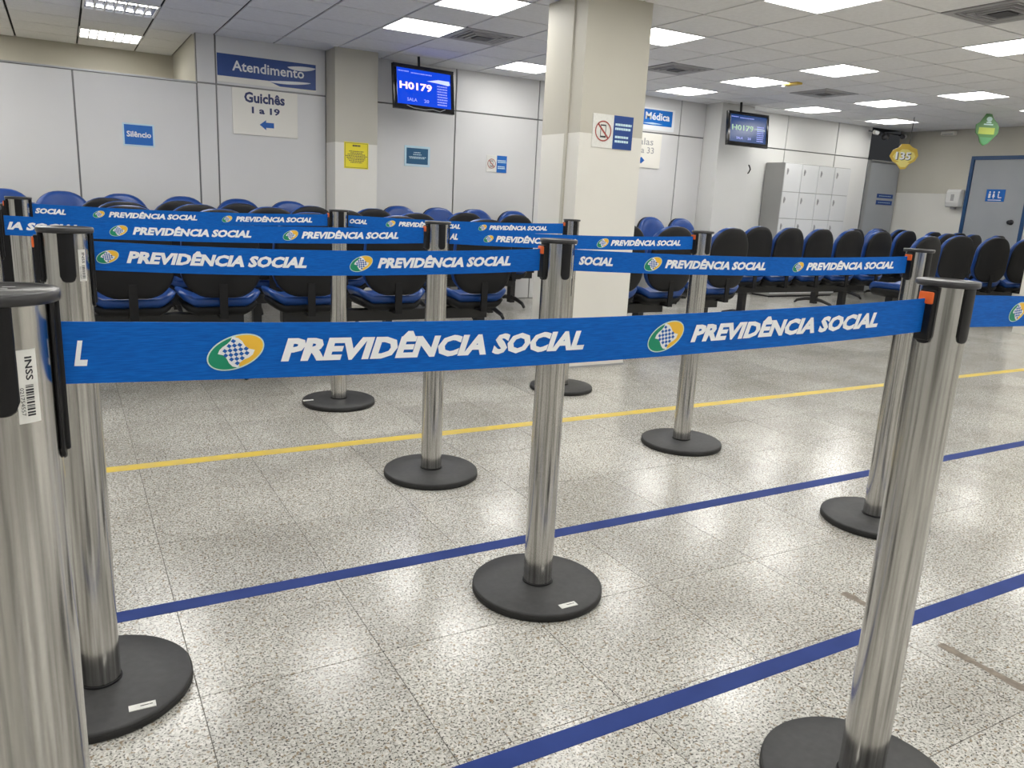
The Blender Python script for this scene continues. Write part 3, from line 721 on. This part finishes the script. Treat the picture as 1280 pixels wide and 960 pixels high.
wallrow('bench of blue chairs facing the camera along the white left partition', [-.403, .0, .435, .91], [-.3, .8])
wallrow('pair of blue chairs facing the camera below the Guichês sign', [1.375, 1.83], [1.45, 1.75])
wallrow('bench of four blue chairs facing the camera under the left screen and phone notice', [2.90, 3.33, 3.75, 4.21], [3.0, 4.1])
wallrow('pair of bright blue chairs facing the camera just right of the big pillar', [6.09, 6.56], [6.15, 6.5])
row('pair of chairs seen from behind right beside the big pillar', 4.6, [3.52, 3.99], [3.6, 3.9], G2)
row('single black backed chair just right of the post in front of the bright blue chairs', 4.75, [4.72], [4.72], G2)
row('second row bench of five black backs before the white lockers', 5.6, [5.925, 6.374, 6.824, 7.30, 7.79], [6.05, 7.6], G2)
row('third row bench right of the lockers with its arched foot showing', 6.35, [8.321, 8.801, 9.35, 9.90, 10.45], [8.06, 10.2], G2)
row('farthest bench of two black backed chairs by the corner door', 7.0, [9.65, 10.15], [9.45, 10.3], G2)
row('bench of three dark backs in front of the blue framed door', 5.78, [9.30, 9.82, 10.36], [9.4, 10.2], G2)
row('single blue chair with black back and its seat showing, left of the right posts', 4.58, [7.08], [7.08], G2)
bench('slanted bench of three black backs at the right edge before the side pillar', (8.37, 5.06), math.radians(-15), [0, .48, .92], [.1, .85], G2)

# ------------------------------------------------------------------ queue posts
PH = 1.005
def arc_strip(bm, R0, R1, half, z0, z1, rcorner, n=8, mi=0):
    """curved slot cover on the tube: angular half width (rad), rounded bottom"""
    us = [-half+2*half*k/n for k in range(n+1)]
    def zb(u):
        d = half*R1-abs(u)*R1
        return z0 + (rcorner-math.sqrt(max(0, rcorner**2-(rcorner-min(d, rcorner))**2)))
    A = [[bm.verts.new((R*math.cos(u), R*math.sin(u), z)) for u in us for z in (zb(u), z1)] for R in (R0, R1)]
    for k in range(n):
        i = 2*k
        for L in A: bm.faces.new((L[i], L[i+2], L[i+3], L[i+1]))
        bm.faces.new((A[0][i], A[0][i+2], A[1][i+2], A[1][i])); bm.faces.new((A[0][i+1], A[0][i+3], A[1][i+3], A[1][i+1]))
    for i in (0, 2*n): bm.faces.new((A[0][i], A[0][i+1], A[1][i+1], A[1][i]))
    return bm
def make_post():
    t = thing('queue_post', '', 'queue post')
    b = lathe(BM(), [(0, .012), (.180, .012), (.187, .016), (.187, .022), (.183, .0255), (.10, .029), (.046, .031), (0, .031)], 72); obj('base_disc', b, 'black', t, True)
    b = lathe(BM(), [(.184, .0), (.188, .004), (.188, .016), (.184, .020), (.17, .02), (.17, 0), (.184, 0)], 72); obj('rubber_rim', b, 'rubber', t, True)
    b = lathe(BM(), [(.041, .030), (.041, .996)], 48); obj('tube', b, 'chrome', t, True)
    b = lathe(BM(), [(.0415, .029), (.0440, .030), (.0440, .034), (.0425, .036), (.0415, .029)], 40); obj('bottom_ring', b, 'plastic', t, True)
    b = lathe(BM(), [(0, .9945), (.047, .9945), (.0490, .9955), (.0495, .998), (.0493, 1.0035), (.0482, 1.0048), (.0462, 1.0042), (.045, 1.0032), (0, 1.0032)], 56); obj('lid', b, 'lid', t, True)
    b = BM()
    for k, (a, L) in enumerate(((PI, .092), (-PI/2, .088), (PI/2, .088), (0, .140))):
        b = arc_strip(BM(), .0405, .0475 if k == 0 else .0445, .33, .991-L, .9955, .012); bmesh.ops.rotate(b, cent=(0, 0, 0), matrix=Matrix.Rotation(a, 3, 'Z'), verts=b.verts)
        if k == 0: b2 = box(b, -.0530, -.042, -.013, .013, .905, .989)
        if k == 3: b2 = box(b, .040, .0475, -.0065, .0065, .991-L+.008, .9955)
        obj('belt_slot', b, 'plastic', t, bevel=.0015, seg=1)
    obj('release_button', bx(-.0560, -.047, -.0125, .0125, .966, .986), 'orange', t, bevel=.002)
    return t
P0 = make_post()
posts = {'A': (-.056, .785), 'D': (1.295, .79), 'B': (0, 1.742), 'C': (1.125, 1.745), 'E': (2.555, 1.68), 'K': (-.205, 2.74), 'F': (1.225, 2.745), 'G': (2.50, 2.69), 'J': (-.16, 3.93), 'H': (1.205, 3.92), 'I': (2.55, 3.83)}
plab = {'A': 'nearest chrome queue post at the left edge with an INSS barcode label', 'D': 'tall chrome queue post at the right front with a bright orange button',
 'B': 'second chrome queue post from the left front, its black disc base beside the first post', 'C': 'chrome queue post in the middle of the picture with its full black disc base showing',
 'E': 'chrome queue post behind the right front one', 'K': 'chrome queue post at the far left edge behind the second one', 'F': 'chrome queue post left of the middle one, second row back',
 'G': 'chrome queue post right of the middle one, before the pair of bright blue chairs', 'J': 'chrome queue post at the left in the farthest row', 'H': 'chrome queue post of the farthest row in front of the yellow notice',
 'I': 'chrome queue post of the farthest row in front of the big pillar'}
pobj = {}
for k, (key, (x, y)) in enumerate(posts.items()):
    o = P0 if k == 0 else copy_tree(P0); o.location = (x, y, 0); tag(o, plab[key], group='chrome queue posts'); pobj[key] = o
# barcode labels on the tubes, stickers on the discs
def curved(R, a0): return lambda u, v: (R*math.cos(a0+u/R), R*math.sin(a0+u/R), v)
def tube_label(par, a0, z0, z1, w, text=True):
    R = .0413; b = BM(); fn = curved(R, a0); n = 6
    for k in range(n):
        u0, u1 = -w/2+w*k/n, -w/2+w*(k+1)/n
        flat(b, [(u0, z0), (u1, z0), (u1, z1), (u0, z1)], fn)
    l = obj('barcode_label', b, 'paper', par)
    fn2 = curved(R+.0003, a0); b = BM()
    # text reads downward: rotate by mapping (s along -z, t along +u)
    put_text(b, 'INSS', 0, .020, -.0, .006, lambda s, tt: fn2(-.001+tt, z1-.006-s), .02)
    rnd = random.Random(3); s = .030
    while s < (z1-z0)-.006:
        wd = rnd.choice((.0006, .001, .0016)); flat(b, [(-.002, z1-s-wd), (.0045, z1-s-wd), (.0045, z1-s), (-.002, z1-s)], fn2); s += wd+rnd.choice((.0007, .0012))
    put_text(b, '021754557', .032, .056, -.0065, -.0035, lambda s, tt: fn2(tt, z1-s), .0)
    obj('print', b, 'ink', l)
tube_label(pobj['A'], math.radians(-61), .895, .958, .018)
tube_label(pobj['B'], math.radians(-52), .905, .965, .015)
tube_label(pobj['C'], math.radians(-40), .905, .965, .013)
def base_sticker(par, ang, r=.155):
    cx, cy = r*math.cos(ang), r*math.sin(ang)
    b = BM(); z = .0275
    box(b, cx-.026, cx+.026, cy-.010, cy+.010, z-.012, z+.0005); l = obj('sticker', b, 'paper', par)
    b = BM(); lines(b, [(-.004, .02, -.001)], lambda u, v: (cx+u, cy+v, z+.0009), 1, 1, .003, .003, 5); obj('print', b, 'ink', l)
base_sticker(pobj['C'], math.radians(-88)); base_sticker(pobj['B'], math.radians(-62)); base_sticker(pobj['D'], math.radians(-170), .15); base_sticker(pobj['H'], math.radians(178), .16)
# worn print on the nearest lid
b = BM(); lines(b, [(-.025, .02, .012), (-.03, .01, 0), (.0, .03, -.012)], lambda u, v: (u, v, 1.0042), 1, 1, .004, .004, 9); obj('lid_print', b, 'grey', pobj['A'])

# ------------------------------------------------------------------ belts
ZT, ZB = .979, .9225
def logo(layers, cx, cz, s, fn):
    """fn(u, v, layer)->3D; layers dict name->bmesh ; s = half width"""
    a = math.radians(22)
    E = [(cx+s*u, cz+s*v) for u, v in ell(0, 0, 1.06, .60, 40, a)]
    E2 = [(cx+s*u, cz+s*v) for u, v in ell(0, 0, 1.01, .55, 40, a)]
    flat(layers['outline'], E, lambda u, v: fn(u, v, 1))
    top = (-.05, .56); bot = (.06, -.56)
    pts = ell(0, 0, 1.01, .55, 60, a)
    side = lambda p: (p[0]-bot[0])*(top[1]-bot[1])-(p[1]-bot[1])*(top[0]-bot[0])
    L = [p for p in pts if side(p) < 0]; Rr_ = [p for p in pts if side(p) >= 0]
    def order(q, c): return sorted(q, key=lambda p: math.atan2(p[1]-c[1], p[0]-c[0]))
    for q, nm, c in ((L, 'green', (-.4, 0)), (Rr_, 'yellow', (.4, 0))):
        q = order(q+[], c)
        flat(layers[nm], [(cx+s*u, cz+s*v) for u, v in q], lambda u, v: fn(u, v, 2))
    cor = [(-.63, -.06), (-.12, .57), (.66, .08), (.04, -.57)]
    bul = [(-.05, .02), (.06, .06), (.06, -.05), (-.05, -.07)]
    q = []
    for i in range(4):
        p0, p1 = cor[i], cor[(i+1) % 4]
        for k in range(5):
            t_ = k/5; wv = math.sin(2*PI*t_)*.9
            q.append((p0[0]+(p1[0]-p0[0])*t_+bul[i][0]*wv, p0[1]+(p1[1]-p0[1])*t_+bul[i][1]*wv))
    flat(layers['white'], [(cx+s*u, cz+s*v) for u, v in q], lambda u, v: fn(u, v, 3))
    # check pattern
    Lc, Tc, Rc, Bc = cor; n = 6
    def bil(p, r):
        return tuple((1-p)*(1-r)*Lc[i]+p*(1-r)*Bc[i]+(1-p)*r*Tc[i]+p*r*Rc[i] for i in (0, 1))
    for i in range(n):
        for j in range(n):
            if (i+j) % 2 == 0: continue
            e = .07; m0, m1 = e+(1-2*e)*i/n, e+(1-2*e)*(i+1)/n; r0, r1 = e+(1-2*e)*j/n, e+(1-2*e)*(j+1)/n
            quad = [bil(m0, r0), bil(m1, r0), bil(m1, r1), bil(m0, r1)]
            flat(layers['blue'], [(cx+s*u, cz+s*v) for u, v in quad], lambda u, v: fn(u, v, 4))
def belt(label, p0, p1, marks, sag=.012, ZT=.979, ZB=.9225):
    dx, dy = p1[0]-p0[0], p1[1]-p0[1]
    L = dx
    def pos(x, z, off):
        s = (x-p0[0])/L; s_ = min(1, max(0, s))
        nx, ny = dy, -dx; nl = math.hypot(nx, ny)
        wob = .0035*math.sin(7*s_+p0[0]*3)*math.sin(PI*s_)
        return (x+nx/nl*(off+wob), p0[1]+dy*s+ny/nl*(off+wob), z-4*sag*s_*(1-s_))
    b = BM(); n = 36; rg = []
    for k in range(n+1):
        x = p0[0]+L*k/n
        rg.append([b.verts.new(pos(x, ZT, 0)), b.verts.new(pos(x, ZB, 0)), b.verts.new(pos(x, ZB, -.0014)), b.verts.new(pos(x, ZT, -.0014))])
    for a, c in zip(rg, rg[1:]):
        for i in range(4): b.faces.new((a[i], a[(i+1) % 4], c[(i+1) % 4], c[i]))
    b.faces.new(rg[0]); b.faces.new(rg[-1][::-1])
    t = thing('belt', label, 'barrier belt', (0, 0, 0), 0, 'blue printed barrier belts')
    # origin at the belt's left end
    t.location = (p0[0], p0[1], 0); off = Vector((-p0[0], -p0[1], 0))
    def fin(nm, bb, ms, par, smooth=False):
        bmesh.ops.translate(bb, vec=off, verts=bb.verts); return obj(nm, bb, ms, par, smooth)
    # stitched edge
    w_ = fin('webbing', b, 'belt', t)
    zc = (ZT+ZB)/2
    for mk_ in marks:
        if mk_[0] == 'logo':
            lay = {k: BM() for k in ('outline', 'green', 'yellow', 'white', 'blue')}
            logo(lay, (mk_[1]+mk_[2])/2, zc-.001, (mk_[2]-mk_[1])/2, lambda u, v, l_: pos(u, v, .0006+.00025*l_))
            base = fin('logo', lay['outline'], 'pale', t)
            for k, nm in (('green', 'green_field'), ('yellow', 'yellow_field'), ('white', 'white_flag'), ('blue', 'checks')):
                q = fin(nm, lay[k], k, base)
                if k == 'blue': q['kind'] = 'stuff'
        else:
            _, x0, x1, st = mk_; tb_ = BM()
            hgt = .0300 if 'Ê' in st else .0232
            put_text(tb_, st, x0, x1, zc-.0118, zc-.0118+hgt, lambda u, v: pos(u, v, .0010), .052, .26)
            fin('lettering', tb_, 'print_w', t)
    return t
PS = 'PREVIDÊNCIA SOCIAL'
belt('large blue belt in the foreground between the two front posts', (-.009, .785), (1.244, .79),
     [('text', -.001, .010, 'L'), ('logo', .111, .165), ('text', .181, .554, PS), ('logo', .657, .718), ('text', .732, 1.124, PS)], .0130, .9750, .9185)
belt('blue belt leaving the right front post toward the right edge', (1.347, .79), (2.50, .80), [('logo', 1.504, 1.558), ('text', 1.575, 1.945, PS), ('logo', 2.05, 2.105)], .010)
belt('darker blue belt from the second left post to the middle post', (.047, 1.742), (1.070, 1.745),
     [('logo', .050, .090), ('text', .103, .463, PS), ('logo', .562, .617), ('text', .629, .983, PS)], .012)
belt('blue belt from the middle post to the right post behind', (1.172, 1.743), (2.500, 1.682),
     [('text', 1.19, 1.300, 'SOCIAL'), ('logo', 1.406, 1.466), ('text', 1.478, 1.856, PS), ('logo', 1.968, 2.014), ('text', 2.026, 2.437, PS)], .011)
belt('bright blue belt in the second row back, left of the orange buttoned post', (-.152, 2.74), (1.168, 2.745),
     [('text', -.146, .040, 'IA SOCIAL'), ('logo', .120, .171), ('text', .184, .544, PS), ('logo', .649, .701), ('text', .712, 1.068, PS)], .010)
belt('blue belt in the second row back, passing before the big pillar', (1.272, 2.743), (2.445, 2.69),
     [('text', 1.274, 1.308, 'AL'), ('logo', 1.417, 1.459), ('text', 1.469, 1.839, PS), ('logo', 1.936, 1.994), ('text', 2.005, 2.378, PS)], .010)
belt('blue belt of the farthest row, left half', (-.113, 3.93), (1.148, 3.92),
     [('text', -.104, .010, 'SOCIAL'), ('logo', .112, .158), ('text', .173, .538, PS), ('logo', .647, .693), ('text', .708, 1.071, PS)], .010)
belt('blue belt of the farthest row, ending before the big pillar', (1.252, 3.918), (2.493, 3.832),
     [('text', 1.26, 1.350, 'OCIAL'), ('logo', 1.450, 1.500), ('text', 1.517, 1.86, PS), ('logo', 1.966, 2.015), ('text', 2.03, 2.39, PS)], .010)
